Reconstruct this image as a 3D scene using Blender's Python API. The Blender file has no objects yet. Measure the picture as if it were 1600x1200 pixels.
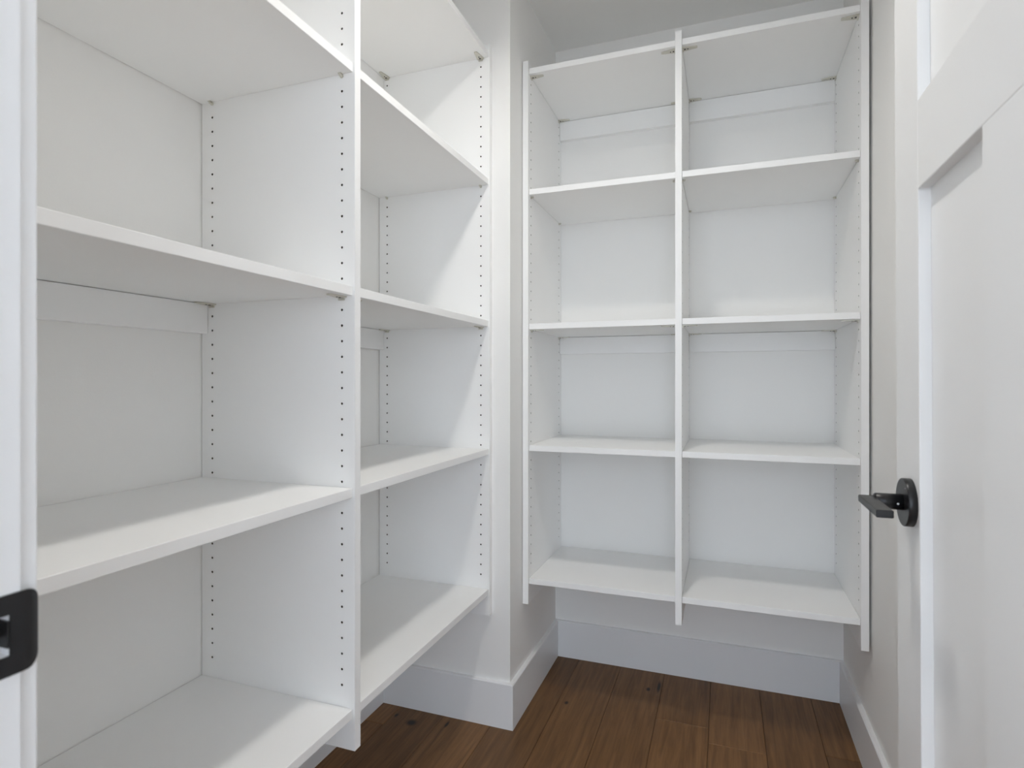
import bpy, bmesh, math, random
from mathutils import Matrix, Vector
random.seed(7)
SC = bpy.context.scene
COL = SC.collection

# ------------------------------------------------------------------ camera, light, exposure
EYE = 1.1088                       # eye height above the floor; heights below are measured from the eye
TH = 0.3497                        # the camera is turned this far left of the room's depth axis (+y)
cam = bpy.data.cameras.new('camera')
cam.sensor_width = 36.0
cam.lens = 909.1 / 1600 * 36.0
cam.shift_y = -5.52 / 1600
cam.clip_start = 0.02
cam.dof.use_dof = True
cam.dof.focus_distance = 1.75
cam.dof.aperture_fstop = 7.5
camo = bpy.data.objects.new('camera', cam)
COL.objects.link(camo)
camo.location = (0, 0, EYE)
camo.rotation_euler = (math.pi / 2, 0, TH)
SC.camera = camo

world = bpy.data.worlds.new('daylight')
SC.world = world
world.use_nodes = True
wb = world.node_tree.nodes['Background']
wb.inputs['Color'].default_value = (0.775, 0.872, 1.0, 1)
wb.inputs['Strength'].default_value = 4.45
LAMP_STRENGTH = 206.0
LAMP_COLOR = (1.0, 0.972, 0.928, 1)
SC.view_settings.view_transform = 'Standard'
SC.view_settings.look = 'None'
SC.view_settings.gamma = 1.0
SC.view_settings.use_curve_mapping = False
SC.view_settings.exposure = 0.0
SC.cycles.max_bounces = 11
SC.cycles.diffuse_bounces = 10
SC.cycles.glossy_bounces = 3

# ------------------------------------------------------------------ materials
def mat(name, color, rough=0.5, spec=0.5, metal=0.0, noise=0.0, nscale=8.0, bump=0.0, bscale=400.0):
    m = bpy.data.materials.new(name)
    m.use_nodes = True
    nt = m.node_tree
    b = nt.nodes['Principled BSDF']
    b.inputs['Base Color'].default_value = (*color, 1)
    b.inputs['Roughness'].default_value = rough
    b.inputs['Metallic'].default_value = metal
    b.inputs['Specular IOR Level'].default_value = spec
    geo = nt.nodes.new('ShaderNodeNewGeometry')
    if noise:
        n = nt.nodes.new('ShaderNodeTexNoise')
        n.inputs['Scale'].default_value = nscale
        n.inputs['Detail'].default_value = 3
        nt.links.new(geo.outputs['Position'], n.inputs['Vector'])
        r = nt.nodes.new('ShaderNodeMix')
        r.data_type = 'RGBA'
        r.inputs[6].default_value = (*[c * (1 - noise) for c in color], 1)
        r.inputs[7].default_value = (*[min(1, c * (1 + noise)) for c in color], 1)
        nt.links.new(n.outputs['Fac'], r.inputs[0])
        nt.links.new(r.outputs[2], b.inputs['Base Color'])
    if bump:
        n2 = nt.nodes.new('ShaderNodeTexNoise')
        n2.inputs['Scale'].default_value = bscale
        n2.inputs['Detail'].default_value = 2
        nt.links.new(geo.outputs['Position'], n2.inputs['Vector'])
        bp = nt.nodes.new('ShaderNodeBump')
        bp.inputs['Strength'].default_value = bump
        bp.inputs['Distance'].default_value = 0.0005
        nt.links.new(n2.outputs['Fac'], bp.inputs['Height'])
        nt.links.new(bp.outputs['Normal'], b.inputs['Normal'])
    return m

M_MEL = mat('white_melamine', (0.908, 0.908, 0.90), 0.42, 0.35, noise=0.01)
M_WALL = mat('warm_white_wall_paint', (0.885, 0.88, 0.863), 0.75, 0.25, noise=0.012, nscale=3, bump=0.25, bscale=260)
M_CEIL = mat('ceiling_paint', (0.88, 0.875, 0.86), 0.85, 0.2, noise=0.01, bump=0.3, bscale=200)
M_TRIM = mat('white_trim_paint', (0.85, 0.86, 0.87), 0.34, 0.4, noise=0.008, bump=0.05, bscale=120)
M_DOOR = mat('white_door_paint', (0.86, 0.86, 0.855), 0.36, 0.4, noise=0.008, bump=0.06, bscale=150)
M_HOLE = mat('particleboard_core', (0.10, 0.085, 0.07), 0.9, 0.1, noise=0.2, nscale=300)
M_NICK = mat('nickel_fitting', (0.70, 0.68, 0.61), 0.5, 0.5, metal=0.7, noise=0.05, nscale=60)
M_SCREW = mat('screw_hole_shade', (0.05, 0.05, 0.045), 0.5, 0.4, noise=0.05, nscale=90)
M_BLACK = mat('matte_black_metal', (0.011, 0.011, 0.012), 0.34, 0.42, noise=0.1, nscale=90, bump=0.08, bscale=900)
M_CHROME = mat('bright_set_screw', (0.55, 0.55, 0.55), 0.3, 0.5, metal=0.9, noise=0.03, nscale=90)

def wood_material():
    m = bpy.data.materials.new('brown_plank_wood')
    m.use_nodes = True
    nt = m.node_tree
    L = nt.links
    b = nt.nodes['Principled BSDF']
    b.inputs['Roughness'].default_value = 0.5
    b.inputs['Specular IOR Level'].default_value = 0.35
    geo = nt.nodes.new('ShaderNodeNewGeometry')
    inf = nt.nodes.new('ShaderNodeObjectInfo')
    off = nt.nodes.new('ShaderNodeVectorMath')
    off.operation = 'MULTIPLY_ADD'
    cmb = nt.nodes.new('ShaderNodeCombineXYZ')
    for i in range(3):
        L.new(inf.outputs['Random'], cmb.inputs[i])
    L.new(cmb.outputs[0], off.inputs[0])
    off.inputs[1].default_value = (31, 17, 5)
    L.new(geo.outputs['Position'], off.inputs[2])
    mp = nt.nodes.new('ShaderNodeMapping')
    mp.inputs['Scale'].default_value = (46, 2.6, 20)
    L.new(off.outputs[0], mp.inputs['Vector'])
    n = nt.nodes.new('ShaderNodeTexNoise')
    n.inputs['Scale'].default_value = 1.6
    n.inputs['Detail'].default_value = 8
    n.inputs['Roughness'].default_value = 0.65
    n.inputs['Distortion'].default_value = 0.5
    L.new(mp.outputs[0], n.inputs['Vector'])
    cr = nt.nodes.new('ShaderNodeValToRGB')
    e = cr.color_ramp.elements
    e[0].position = 0.28
    e[0].color = (0.120, 0.059, 0.0235, 1)
    e[1].position = 0.75
    e[1].color = (0.265, 0.134, 0.052, 1)
    L.new(n.outputs['Fac'], cr.inputs[0])
    # each plank a little lighter or darker than the next
    hs = nt.nodes.new('ShaderNodeHueSaturation')
    mr = nt.nodes.new('ShaderNodeMapRange')
    mr.inputs['To Min'].default_value = 0.78
    mr.inputs['To Max'].default_value = 1.18
    L.new(inf.outputs['Random'], mr.inputs['Value'])
    L.new(mr.outputs[0], hs.inputs['Value'])
    L.new(cr.outputs['Color'], hs.inputs['Color'])
    col = hs.outputs['Color']
    # knots and pitch streaks in the wood: (x, y, half width, half length)
    for kx, ky, rx, ry in ((-0.51, 1.945, 0.008, 0.012), (-0.256, 2.13, 0.008, 0.014), (-0.222, 2.16, 0.007, 0.045),
                           (-0.952, 1.66, 0.020, 0.019), (-1.02, 1.68, 0.006, 0.012), (-0.84, 1.69, 0.006, 0.02), (0.05, 1.75, 0.012, 0.016),
                           (-0.36, 1.55, 0.014, 0.018), (-0.2, 1.1, 0.012, 0.02)):
        sb = nt.nodes.new('ShaderNodeVectorMath')
        sb.operation = 'SUBTRACT'
        L.new(geo.outputs['Position'], sb.inputs[0])
        sb.inputs[1].default_value = (kx, ky, 0)
        dv = nt.nodes.new('ShaderNodeVectorMath')
        dv.operation = 'DIVIDE'
        L.new(sb.outputs[0], dv.inputs[0])
        dv.inputs[1].default_value = (rx, ry, 1)
        ln = nt.nodes.new('ShaderNodeVectorMath')
        ln.operation = 'LENGTH'
        L.new(dv.outputs[0], ln.inputs[0])
        r2 = nt.nodes.new('ShaderNodeMapRange')
        r2.interpolation_type = 'SMOOTHSTEP'
        r2.inputs['From Min'].default_value = 0.35
        r2.inputs['From Max'].default_value = 1.25
        r2.inputs['To Min'].default_value = 0.97
        r2.inputs['To Max'].default_value = 0.0
        L.new(ln.outputs['Value'], r2.inputs['Value'])
        mx = nt.nodes.new('ShaderNodeMix')
        mx.data_type = 'RGBA'
        L.new(r2.outputs[0], mx.inputs[0])
        L.new(col, mx.inputs[6])
        mx.inputs[7].default_value = (0.014, 0.010, 0.008, 1)
        col = mx.outputs[2]
    L.new(col, b.inputs['Base Color'])
    bp = nt.nodes.new('ShaderNodeBump')
    bp.inputs['Strength'].default_value = 0.12
    bp.inputs['Distance'].default_value = 0.0006
    L.new(n.outputs['Fac'], bp.inputs['Height'])
    L.new(bp.outputs['Normal'], b.inputs['Normal'])
    return m
M_WOOD = wood_material()
M_SUB = mat('dark_subfloor', (0.03, 0.022, 0.016), 0.8, 0.2, noise=0.1)

def emit_material(name, color, strength):
    m = bpy.data.materials.new(name)
    m.use_nodes = True
    nt = m.node_tree
    nt.nodes.remove(nt.nodes['Principled BSDF'])
    e = nt.nodes.new('ShaderNodeEmission')
    e.inputs['Color'].default_value = color
    e.inputs['Strength'].default_value = strength
    nt.links.new(e.outputs[0], nt.nodes['Material Output'].inputs['Surface'])
    return m
M_LAMP = emit_material('lamp_diffuser', LAMP_COLOR, LAMP_STRENGTH)

# ------------------------------------------------------------------ mesh helpers
def add_box(bm, x0, x1, y0, y1, z0, z1, mi=0):
    v = [bm.verts.new(p) for p in ((x0, y0, z0), (x1, y0, z0), (x1, y1, z0), (x0, y1, z0),
                                   (x0, y0, z1), (x1, y0, z1), (x1, y1, z1), (x0, y1, z1))]
    fs = []
    for q in ((3, 2, 1, 0), (4, 5, 6, 7), (0, 1, 5, 4), (1, 2, 6, 5), (2, 3, 7, 6), (3, 0, 4, 7)):
        f = bm.faces.new([v[i] for i in q])
        f.material_index = mi
        fs.append(f)
    return v

def obj(name, bm, material, parent=None, bevel=0.0, seg=2, smooth=False):
    if bevel:
        bmesh.ops.bevel(bm, geom=list(bm.edges), offset=bevel, segments=seg, profile=0.5, affect='EDGES', clamp_overlap=True)
    me = bpy.data.meshes.new(name)
    bm.to_mesh(me)
    bm.free()
    mats = material if isinstance(material, (list, tuple)) else [material]
    for m in mats:
        me.materials.append(m)
    if smooth:
        for p in me.polygons:
            p.use_smooth = True
    o = bpy.data.objects.new(name, me)
    COL.objects.link(o)
    if parent:
        o.parent = parent
        o.matrix_parent_inverse = parent.matrix_basis.inverted()
    return o

def box(name, x0, x1, y0, y1, z0, z1, material, parent=None, bevel=0.0, seg=2):
    bm = bmesh.new()
    add_box(bm, x0, x1, y0, y1, z0, z1)
    return obj(name, bm, material, parent, bevel, seg)

def empty(name, loc, label=None, cat=None, kind=None, group=None):
    o = bpy.data.objects.new(name, None)
    o.empty_display_size = 0.1
    o.location = loc
    COL.objects.link(o)
    tag(o, label, cat, kind, group)
    return o

def tag(o, label=None, cat=None, kind=None, group=None):
    for k, v in (('label', label), ('category', cat), ('kind', kind), ('group', group)):
        if v:
            o[k] = v
    return o

def cyl(bm, p0, axis, r, h, n=32, mi=0, bev=0.0):
    """closed cylinder from p0 along axis ('x','y','z' unit vector) with chamfered far rim"""
    a = Vector(axis).normalized()
    u = a.orthogonal().normalized()
    w = a.cross(u)
    rings = [(0, r)] + ([(h - bev, r), (h, r - bev)] if bev else [(h, r)])
    vs = []
    for d, rr in rings:
        vs.append([bm.verts.new(Vector(p0) + a * d + (u * math.cos(2 * math.pi * i / n) + w * math.sin(2 * math.pi * i / n)) * rr) for i in range(n)])
    for k in range(len(vs) - 1):
        for i in range(n):
            f = bm.faces.new((vs[k][i], vs[k][(i + 1) % n], vs[k + 1][(i + 1) % n], vs[k + 1][i]))
            f.smooth = True
            f.material_index = mi
    f = bm.faces.new(list(reversed(vs[0])))
    f.material_index = mi
    f = bm.faces.new(vs[-1])
    f.material_index = mi

# ------------------------------------------------------------------ the room
XL, XR = -1.1164, 0.3868            # left alcove wall, right wall
YF, YE, YB = 0.271, 1.744, 2.2774   # doorway wall, end wall of the left alcove, back wall
XJ = -0.6425                        # jogged wall between the two shelving units
ZC = 2.44
T = 0.12
JX0, JX1 = -0.474, 0.242            # faces of the door jambs
HEAD = 2.05
HXL, HXR = -1.45, 2.45

def struct(o, label, cat):
    return tag(o, label, cat, 'structure')

sub = struct(box('floor', -2.6, 2.6, -3.0, YB + T, -0.03, -0.0035, M_SUB), 'dark brown wood plank floor of the pantry', 'floor')
# planks run along the depth of the pantry
PW = 0.1645
x = -0.54 - PW * 9
while x < 2.0:
    y = -3.0 + random.random() * 1.2 - 1.2
    while y < YB + 0.02:
        ln = 1.1 + random.random() * 1.1
        if -0.7 < x < -0.3 and abs(y + ln - 1.95) < 0.3:
            ln += 0.5
        x0, x1 = max(x, -2.6), min(x + PW, 2.6)
        y0, y1 = max(y, -3.0), min(y + ln, YB + 0.02)
        if y1 - y0 > 0.05 and x1 - x0 > 0.02:
            inside = x1 > XL - 0.02 and x0 < XR + 0.02 and y1 > -0.3
            if inside:
                box('plank', x0 + 0.0005, x1 - 0.0005, y0 + 0.0005, y1 - 0.0005, -0.0034, 0.0, M_WOOD, sub, 0.0012, 1)
        y += ln
    x += PW
bm = bmesh.new()
add_box(bm, -2.6, XL - 0.03, -3.0, YB + T, -0.0034, -0.001)
add_box(bm, XR + 0.03, 2.6, -3.0, YB + T, -0.0034, -0.001)
add_box(bm, XL - 0.03, XR + 0.03, -3.0, -1.6, -0.0034, -0.001)
obj('added_hall_boards', bm, M_WOOD, sub)  # unseen hall floor, added to keep daylight from entering from below

struct(box('ceiling', -2.6, 2.6, -3.0, YB + T, ZC, ZC + 0.1, M_CEIL), 'white painted ceiling above the shelving', 'ceiling')  # the stretch over the hall is added to block steep daylight
struct(box('wall_left', XL - T, XL, YF - T, YE, 0, ZC, M_WALL), 'warm white wall behind the left shelving unit', 'wall')
struct(box('wall_corner', XL - T, XJ, YE, YB + T, 0, ZC, M_WALL), 'warm white jogged wall corner between the two shelving units', 'wall')
struct(box('wall_back', XJ, XR + T, YB, YB + T, 0, ZC, M_WALL), 'warm white wall behind the far shelving unit', 'wall')
struct(box('wall_right', XR, XR + T, YF - T, YB, 0, ZC, M_WALL), 'warm white wall behind the open door', 'wall')
bm = bmesh.new()
add_box(bm, XL, JX0 - 0.019, YF - T, YF, 0, ZC)
add_box(bm, JX1 + 0.019, XR, YF - T, YF, 0, ZC)
add_box(bm, JX0 - 0.019, JX1 + 0.019, YF - T, YF, HEAD + 0.019, ZC)
struct(obj('wall_front', bm, M_WALL), 'wall with the doorway nearest the viewer', 'wall')

# unseen hall walls, added to shape the daylight; open at the far end
struct(box('wall_added_hall_right', HXR, HXR + T, -3.0, YF - T, 0, ZC, M_WALL), 'unseen hall wall added on the right to shape daylight', 'wall')
struct(box('wall_added_hall_left', HXL - T, HXL, -3.0, YF - T, 0, ZC, M_WALL), 'unseen hall wall added on the left to shape daylight', 'wall')
bm = bmesh.new()
add_box(bm, XR, HXR + T, YF - T, YF, 0, ZC)
add_box(bm, HXL - T, XL - T, YF - T, YF, 0, ZC)
struct(obj('wall_added_hall_front', bm, M_WALL), 'unseen hall wall added beside the doorway to shape daylight', 'wall')

# baseboards: flat tall boards with an eased top edge
BH, BT = 0.1434, 0.0145
def baseboard(name, pts, label):
    """pts: floor polyline of the wall face; the board grows to the left of the walking direction"""
    bm = bmesh.new()
    n = len(pts)
    dirs = [(Vector(pts[i + 1]) - Vector(pts[i])).normalized() for i in range(n - 1)]
    prof = [(0, 0), (BT, 0), (BT, BH - 0.003), (BT - 0.003, BH), (0, BH)]
    rows = []
    for i, p in enumerate(pts):
        ds = ([dirs[i - 1]] if i > 0 else []) + ([dirs[i]] if i < n - 1 else [])
        nrm = [Vector((-d.y, d.x)) for d in ds]
        m = nrm[0] if len(nrm) == 1 else (nrm[0] + nrm[1]) / (1 + nrm[0].dot(nrm[1]))
        rows.append([bm.verts.new((p[0] + m.x * a, p[1] + m.y * a, z)) for a, z in prof])
    k = len(prof)
    for i in range(n - 1):
        for j in range(k):
            bm.faces.new((rows[i][j], rows[i + 1][j], rows[i + 1][(j + 1) % k], rows[i][(j + 1) % k]))
    bm.faces.new(rows[0])
    bm.faces.new(list(reversed(rows[-1])))
    bmesh.ops.recalc_face_normals(bm, faces=bm.faces)
    return struct(obj(name, bm, M_TRIM), label, 'baseboard')
g = BT + 0.0002
baseboard('baseboard_left', [(XL, YE - g), (XL, YF + 0.001)][::-1][::-1], 'white baseboard along the wall under the left shelving unit')
baseboard('baseboard_corner', [(XJ, YB - g), (XJ, YE), (XL + 0.0002, YE)], 'white baseboard wrapping the jogged wall corner')
baseboard('baseboard_back', [(XR - 0.0002, YB), (XJ + 0.0002, YB)], 'white baseboard below the far shelving unit')
baseboard('baseboard_right', [(XR, YF + 0.02), (XR, YB - g)], 'white baseboard along the right wall by the open door')

# ------------------------------------------------------------------ door frame
fr = empty('trim_1', (JX0, YF, 0), 'white door frame with black strike plate at the left edge', 'door frame', 'structure')
SZ = EYE - 0.1795                    # height of the latch
SY0, SY1, SH = 0.232, 0.264, 0.0145  # mortise in the jamb
bm = bmesh.new()
xa, xb = JX0 - 0.019, JX0
add_box(bm, xa, xb, YF - T, YF, 0, SZ - SH)
add_box(bm, xa, xb, YF - T, YF, SZ + SH, HEAD)
add_box(bm, xa, xb, YF - T, SY0, SZ - SH, SZ + SH)
add_box(bm, xa, xb, SY1, YF, SZ - SH, SZ + SH)
add_box(bm, xa, xa + 0.003, SY0, SY1, SZ - SH, SZ + SH)
obj('jamb', bm, M_TRIM, fr)
box('jamb', JX1, JX1 + 0.019, YF - T, YF, 0, HEAD, M_TRIM, fr)
box('head_jamb', JX0 - 0.019, JX1 + 0.019, YF - T, YF, HEAD, HEAD + 0.019, M_TRIM, fr)
box('door_stop', JX0, JX0 + 0.011, YF - 0.075, YF - 0.040, 0, HEAD, M_TRIM, fr, 0.0015)
box('door_stop', JX1 - 0.011, JX1, YF - 0.075, YF - 0.040, 0, HEAD, M_TRIM, fr, 0.0015)
CW, CT_, RV = 0.085, 0.0148, 0.006
for (ya, yb) in ((YF, YF + CT_), (YF - T - CT_, YF - T)):
    box('casing', JX0 - RV - CW, JX0 - RV, ya, yb, 0, HEAD + RV, M_TRIM, fr, 0.0012)
    box('casing', JX1 + RV, JX1 + RV + CW, ya, yb, 0, HEAD + RV, M_TRIM, fr, 0.0012)
    box('head_casing', JX0 - RV - CW - 0.01, JX1 + RV + CW + 0.01, ya, yb, HEAD + RV, HEAD + RV + CW, M_TRIM, fr, 0.0012)
# strike plate: flat black plate with a latch hole and a curved lip that reaches past the jamb edge
def strike():
    th = 0.0017
    H = 0.0288
    ys = [0.216, 0.219, 0.224, SY0, SY0 + 0.0001, 0.240, 0.248, 0.256, SY1, SY1 + 0.0001, 0.268, 0.272, 0.2755, 0.2785, 0.281, 0.2828, 0.2838, 0.2842]
    def half(y):
        h = H
        if y > 0.2742:
            t = min(1.0, (y - 0.2742) / 0.0100)
            h = H - 0.0095 * (1 - math.sqrt(max(0.0, 1 - t * t)))
        if y < 0.222:
            h = H - 0.006 + math.sqrt(max(0, 0.006 ** 2 - (0.222 - y) ** 2))
        return h
    def xo(y):
        return JX0 - 0.35 * max(0, y - 0.272) ** 1.0 * ((y - 0.272) / 0.012 if y > 0.272 else 0)
    bm = bmesh.new()
    NZ = 8
    prev = None
    cols = []
    for y in ys:
        h = half(y)
        zs = [-h, -h * 0.9, -SH, 0, SH, h * 0.9, h]
        if h * 0.9 < SH:
            zs = [-h, -SH * 0.95, -SH * 0.8, 0, SH * 0.8, SH * 0.95, h]
        cols.append([(y, z) for z in zs])
    def sheet(off):
        out = []
        for c in cols:
            out.append([bm.verts.new((xo(y) + off, y, SZ + z)) for y, z in c])
        return out
    A, B = sheet(th), sheet(0.0)
    n, k = len(cols), 7
    solid = lambda i, j: not (SY0 + 0.00005 < (ys[i] + ys[i + 1]) / 2 < SY1 and j in (2, 3))
    for i in range(n - 1):
        for j in range(k - 1):
            if solid(i, j):
                bm.faces.new((A[i][j], A[i + 1][j], A[i + 1][j + 1], A[i][j + 1]))
                bm.faces.new((B[i][j + 1], B[i + 1][j + 1], B[i + 1][j], B[i][j]))
    bm.edges.ensure_lookup_table()
    # close every open border between the two sheets
    pair = {}
    for i in range(n):
        for j in range(k):
            pair[A[i][j]] = B[i][j]
    for e in [e for e in bm.edges if len(e.link_faces) == 1 and e.verts[0] in pair and e.verts[1] in pair]:
        a, b = e.verts
        bm.faces.new((a, b, pair[b], pair[a]))
    bmesh.ops.delete(bm, geom=[v for v in bm.verts if not v.link_faces], context='VERTS')
    bmesh.ops.recalc_face_normals(bm, faces=bm.faces)
    o = obj('strike_plate', bm, M_BLACK, fr)
    o['label'] = 'matte black strike plate with curved lip'
    return o
sp = strike()
for s in (-1, 1):
    bm = bmesh.new()
    cyl(bm, (JX0 + 0.0012, 0.244, SZ + s * 0.0215), (1, 0, 0), 0.0038, 0.0011, 20, bev=0.0005)
    obj('screw', bm, M_BLACK, sp)
bm = bmesh.new()
add_box(bm, JX0 - 0.012, JX0 + 0.001, SY1 - 0.0016, SY1 - 0.0002, SZ - 0.009, SZ + 0.010)
add_box(bm, JX0 - 0.010, JX0 - 0.0085, SY0 + 0.002, SY1 - 0.001, SZ - 0.003, SZ + 0.006)
obj('latch_tang', bm, M_BLACK, sp)

# ------------------------------------------------------------------ the open door (standing square to the doorway)
DX, DTH = 0.2387, 0.035
DY0, DY1 = 0.2815, 1.0015
DZ0, DZ1 = 0.012, 2.040
door = empty('door_1', (DX, DY0, EYE), 'white shaker panel door standing open at the right with black lever', 'door', 'structure')
dp = dict(parent=door, bevel=0.0012)
RB, RT = EYE + 0.2498, EYE + 0.3658
DXB = DX + DTH
box('stile', DX, DXB, 0.8944, DY1, DZ0, DZ1, M_DOOR, **dp)
box('stile', DX, DXB, DY0, DY0 + 0.107, DZ0, DZ1, M_DOOR, **dp)
box('rail', DX, DXB, DY0 + 0.107, 0.8944, RB, RT, M_DOOR, **dp)
box('rail', DX, DXB, DY0 + 0.107, 0.8944, DZ1 - 0.116, DZ1, M_DOOR, **dp)
box('rail', DX, DXB, DY0 + 0.107, 0.8944, DZ0, DZ0 + 0.20, M_DOOR, **dp)
box('mullion', DX, DXB, 0.5885, 0.6945, DZ0 + 0.20, RB, M_DOOR, **dp)
R = 0.0142
box('panel', DX + R, DXB - R, 0.6945, 0.8944, DZ0 + 0.20, RB, M_DOOR, door)
box('panel', DX + R, DXB - R, DY0 + 0.107, 0.5885, DZ0 + 0.20, RB, M_DOOR, door)
box('panel', DX + R, DXB - R, DY0 + 0.107, 0.8944, RT, DZ1 - 0.116, M_DOOR, door)
# lever handle
HY, HZ = 0.9325, EYE - 0.1665
HXc = DX + 0.0008
bm = bmesh.new()
cyl(bm, (HXc, HY, HZ), (-1, 0, 0), 0.0325, 0.0112, 64, bev=0.0009)
hd = obj('door_handle', bm, M_BLACK, door)
hd['label'] = 'matte black lever handle on a round rose'
bm = bmesh.new()
cyl(bm, (HXc - 0.0105, HY, HZ), (-1, 0, 0), 0.0108, 0.034, 40, bev=0.0015)
obj('neck', bm, M_BLACK, hd)
box('lever', 0.1775, 0.1968, 0.838, 0.9435, HZ - 0.0045, HZ + 0.0055, M_BLACK, hd, 0.0016, 3)
bm = bmesh.new()
cyl(bm, (HXc - 0.0185, HY - 0.0102, HZ - 0.0010), (0, -1, 0), 0.0014, 0.0010, 16)
obj('set_screw', bm, M_CHROME, hd)
bm = bmesh.new()
cyl(bm, (HXc - 0.0105, HY - 0.015, HZ + 0.021), (-1, 0, 0), 0.0008, 0.0009, 12)
obj('release_pin', bm, M_CHROME, hd)
door.rotation_euler = (0, 0.0048 * -1, 0)

# ------------------------------------------------------------------ shelving
TH_P = 0.0195
ZTOP, ZBOT = EYE + 1.0762, EYE - 0.7530
HOLES = [EYE + 1.0085 - 0.032 * k for k in range(52)]
SHELVES = [1.0353, 0.6268, 0.1725, -0.2380, -0.6870]      # undersides, from the eye
STH = 0.0190
GAP = 0.0022

def panel_mesh(depth, h_rows, sides):
    """panel in local axes: a = depth from the front (0) to the back, b = thickness 0..TH_P, c = height.
    sides: which large faces (0 at b=0, 1 at b=TH_P) are drilled with two rows of pin holes."""
    bm = bmesh.new()
    def quad(pts, mi=0, flip=False):
        vs = [bm.verts.new(p) for p in (reversed(pts) if flip else pts)]
        f = bm.faces.new(vs)
        f.material_index = mi
    D = depth
    # edges
    quad([(0, 0, ZBOT), (0, 0, ZTOP), (0, TH_P, ZTOP), (0, TH_P, ZBOT)])
    quad([(D, 0, ZBOT), (D, TH_P, ZBOT), (D, TH_P, ZTOP), (D, 0, ZTOP)])
    quad([(0, 0, ZTOP), (D, 0, ZTOP), (D, TH_P, ZTOP), (0, TH_P, ZTOP)])
    quad([(0, 0, ZBOT), (0, TH_P, ZBOT), (D, TH_P, ZBOT), (D, 0, ZBOT)])
    for s, b in ((0, 0.0), (1, TH_P)):
        fl = s == 1
        inward = 1 if s == 0 else -1
        if s not in sides:
            quad([(0, b, ZBOT), (D, b, ZBOT), (D, b, ZTOP), (0, b, ZTOP)], flip=fl)
            continue
        hw = 0.008
        cuts = [0.0]
        for h in h_rows:
            cuts += [h - hw, h + hw]
        cuts.append(D)
        zlo, zhi = HOLES[-1] - 0.016, HOLES[0] + 0.016
        for i in range(len(cuts) - 1):
            a0, a1 = cuts[i], cuts[i + 1]
            if i % 2 == 0:
                quad([(a0, b, ZBOT), (a1, b, ZBOT), (a1, b, ZTOP), (a0, b, ZTOP)], flip=fl)
            else:
                quad([(a0, b, ZBOT), (a1, b, ZBOT), (a1, b, zlo), (a0, b, zlo)], flip=fl)
                quad([(a0, b, zhi), (a1, b, zhi), (a1, b, ZTOP), (a0, b, ZTOP)], flip=fl)
                c = (a0 + a1) / 2
                for z in HOLES:
                    ring = [(c + 0.0026 * math.cos(math.pi * q / 4), z + 0.0026 * math.sin(math.pi * q / 4)) for q in range(8)]
                    out = [(a1, z), (a1, z + 0.016), (c, z + 0.016), (a0, z + 0.016), (a0, z), (a0, z - 0.016), (c, z - 0.016), (a1, z - 0.016)]
                    for q in range(8):
                        r = (q + 1) % 8
                        quad([(ring[q][0], b, ring[q][1]), (out[q][0], b, out[q][1]), (out[r][0], b, out[r][1]), (ring[r][0], b, ring[r][1])], flip=fl)
                        bb = b + inward * 0.009
                        quad([(ring[q][0], b, ring[q][1]), (ring[r][0], b, ring[r][1]), (ring[r][0], bb, ring[r][1]), (ring[q][0], bb, ring[q][1])], 1, flip=fl)
                    quad([(p[0], b + inward * 0.009, p[1]) for p in ring], 1, flip=fl)
    bmesh.ops.remove_doubles(bm, verts=bm.verts, dist=1e-6)
    return bm

# a shelf fitting, in axes: e = out from the panel, d = along the panel (0 at the hole row), c = height (0 at the shelf underside)
def bracket_bm():
    bm = bmesh.new()
    out = [(0.0, -0.0115), (0.0, 0.0115), (0.012, 0.0105), (0.043, 0.005), (0.0445, 0.003), (0.0445, -0.003), (0.043, -0.005), (0.012, -0.0105)]
    top = [bm.verts.new((e, d, -0.0004)) for e, d in out]
    bot = [bm.verts.new((e, d, -0.0032)) for e, d in out]
    bm.faces.new(top)
    bm.faces.new(list(reversed(bot)))
    for i in range(8):
        j = (i + 1) % 8
        bm.faces.new((top[i], bot[i], bot[j], top[j]))
    # the tab that plugs into the panel and dark discs that paint the shade of screw holes
    add_box(bm, 0.0, 0.0035, -0.007, 0.007, -0.0085, -0.0032)
    cyl(bm, (0.0075, 0, -0.0031), (0, 0, -1), 0.0026, 0.0012, 14, mi=1)
    cyl(bm, (0.0165, 0, -0.0031), (0, 0, -1), 0.0020, 0.0010, 14, mi=1)
    bmesh.ops.recalc_face_normals(bm, faces=bm.faces)
    return bm

def pin_bm():
    bm = bmesh.new()
    cyl(bm, (-0.002, 0, -0.0036), (1, 0, 0), 0.0026, 0.0105, 14, bev=0.0008)
    cyl(bm, (0.0, 0, -0.0036), (1, 0, 0), 0.0040, 0.0016, 16)
    add_box(bm, 0.001, 0.0095, -0.0035, 0.0035, -0.0019, -0.0004)
    bmesh.ops.recalc_face_normals(bm, faces=bm.faces)
    return bm

def shared_mesh(name, bm, mats):
    me = bpy.data.meshes.new(name)
    bm.to_mesh(me)
    bm.free()
    for m in mats:
        me.materials.append(m)
    return me
ME_BRACKET = shared_mesh('corner_bracket', bracket_bm(), [M_NICK, M_SCREW])
ME_PIN = shared_mesh('shelf_pin', pin_bm(), [M_NICK])

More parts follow.
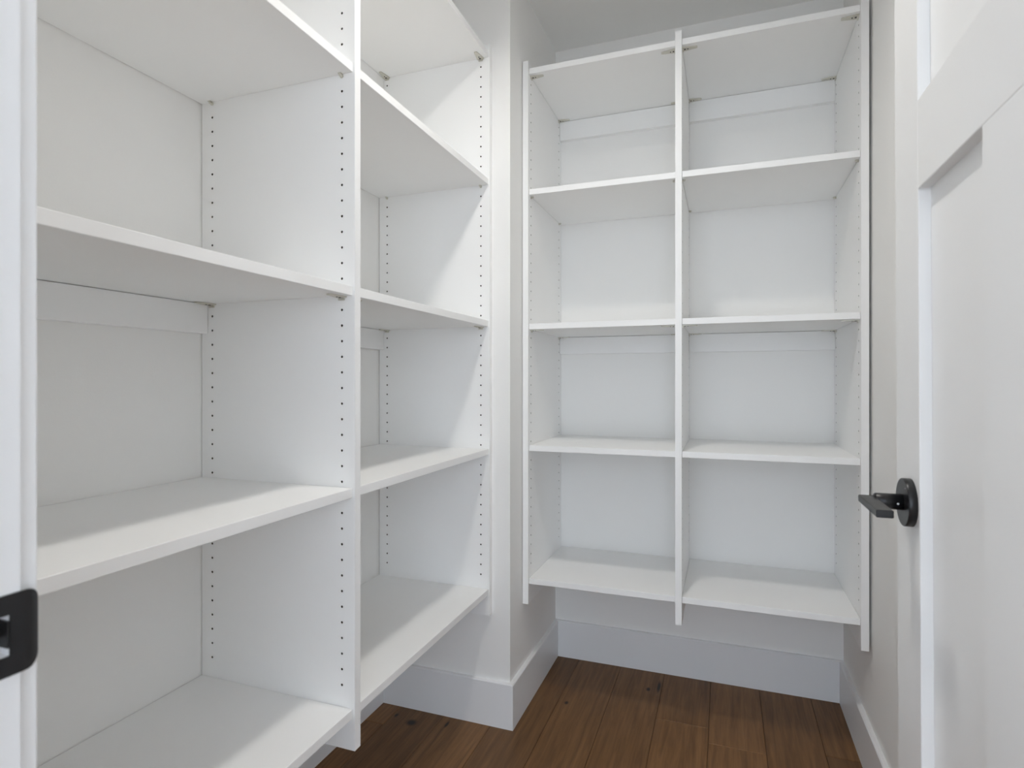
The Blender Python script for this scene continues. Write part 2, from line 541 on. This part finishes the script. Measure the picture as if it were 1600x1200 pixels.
def shelving(label, origin, face, walls, shelf_front, depth, h_rows, row):
    """row axis b: across the unit; a: from the front edge to the wall.
    face(a, b, c) -> world point. walls: start b of each upright panel."""
    root = empty('shelving_unit', origin, label, 'shelving', None, 'built-in pantry shelving')
    fx = Matrix.Identity(4)
    o0 = Vector(face(0, 0, 0))
    ea = Vector(face(1, 0, 0)) - o0
    eb = Vector(face(0, 1, 0)) - o0
    ec = Vector((0, 0, 1))
    W = Matrix((( ea.x, eb.x, 0, o0.x), (ea.y, eb.y, 0, o0.y), (0, 0, 1, 0), (0, 0, 0, 1)))
    mirrored = W.determinant() < 0
    def put(name, bm, mats, parent, bevel=0.0):
        bm.transform(W)
        if mirrored:
            bmesh.ops.reverse_faces(bm, faces=bm.faces)
        return obj(name, bm, mats, parent, bevel, 1)
    n = len(walls)
    for i, b in enumerate(walls):
        bm = panel_mesh(depth - GAP, h_rows, ((1,) if i == 0 else (0,) if i == n - 1 else (0, 1)))
        for v in bm.verts:
            v.co.y += b
        put('side_panel' if i in (0, n - 1) else 'divider_panel', bm, [M_MEL, M_HOLE], root)
    for i in range(n - 1):
        b0, b1 = walls[i] + TH_P, walls[i + 1]
        for k, z in enumerate(SHELVES):
            bm = bmesh.new()
            add_box(bm, shelf_front, depth - GAP, b0 + 0.0006, b1 - 0.0006, EYE + z, EYE + z + STH)
            sh = put('shelf', bm, M_MEL, root, 0.0007)
            if k in (0, 1, 2):
                for bb, sgn in ((b0, 1), (b1, -1)):
                    for h in h_rows:
                        f = bpy.data.objects.new('corner_bracket' if k != 1 else 'shelf_pin', ME_BRACKET if k != 1 else ME_PIN)
                        COL.objects.link(f)
                        p = Vector(face(h, bb, EYE + z))
                        e = eb * sgn
                        d = Vector((0, 0, 1)).cross(e)
                        f.matrix_world = Matrix(((e.x, d.x, 0, p.x), (e.y, d.y, 0, p.y), (0, 0, 1, p.z), (0, 0, 0, 1)))
                        f.parent = sh
                        f.matrix_parent_inverse = Matrix.Identity(4)
        for zt in (SHELVES[0], SHELVES[2]):
            bm = bmesh.new()
            add_box(bm, depth - 0.0205, depth - 0.0005, b0 + 0.0008, b1 - 0.0008, EYE + zt - (0.0670 if zt < 0.5 else 0.0755), EYE + zt - 0.0012)
            put('hanging_rail', bm, M_MEL, root, 0.0006)
    return root

# left unit: front at x = -0.7046, wall at XL; panels stand across y
LF = -0.7046
ld = LF - XL
shelving('white two-bay shelving unit filling the left alcove, nearest the viewer', (LF, 1.0, ZBOT),
         lambda a, b, c: (LF - a, b, c), [0.2765, 1.0005, 1.7245], 0.0047, ld, [0.0310, ld - 0.0327], 'y')
BF = 1.8576
bd = YB - BF
shelving('white two-bay shelving unit hung on the far wall above the floor', (-0.13, BF, ZBOT),
         lambda a, b, c: (b, BF + a, c), [-0.6392, -0.1420, 0.3588], 0.0084, bd, [0.0310, bd - 0.0330], 'x')

# ------------------------------------------------------------------ ceiling light
LX, LY = -0.32, 1.02
RIM = 0.037  # rim made deep to hold lamp light off the upper walls
cl = empty('ceiling_light', (LX, LY, ZC), 'round recessed ceiling light above the pantry floor', 'light')
bm = bmesh.new()
n = 48
prof = [(0.0685, ZC - 0.0002), (0.076, ZC - RIM), (0.084, ZC - RIM), (0.092, ZC - 0.0002)]
rg = [[bm.verts.new((LX + r * math.cos(2 * math.pi * i / n), LY + r * math.sin(2 * math.pi * i / n), z)) for i in range(n)] for r, z in prof]
for k in range(3):
    for i in range(n):
        bm.faces.new((rg[k][i], rg[k][(i + 1) % n], rg[k + 1][(i + 1) % n], rg[k + 1][i]))
bmesh.ops.recalc_face_normals(bm, faces=bm.faces)
obj('baffle_ring', bm, M_TRIM, cl)
bm = bmesh.new()
cyl(bm, (LX, LY, ZC - 0.0005), (0, 0, -1), 0.068, 0.0025, 48)
obj('diffuser', bm, M_LAMP, cl)
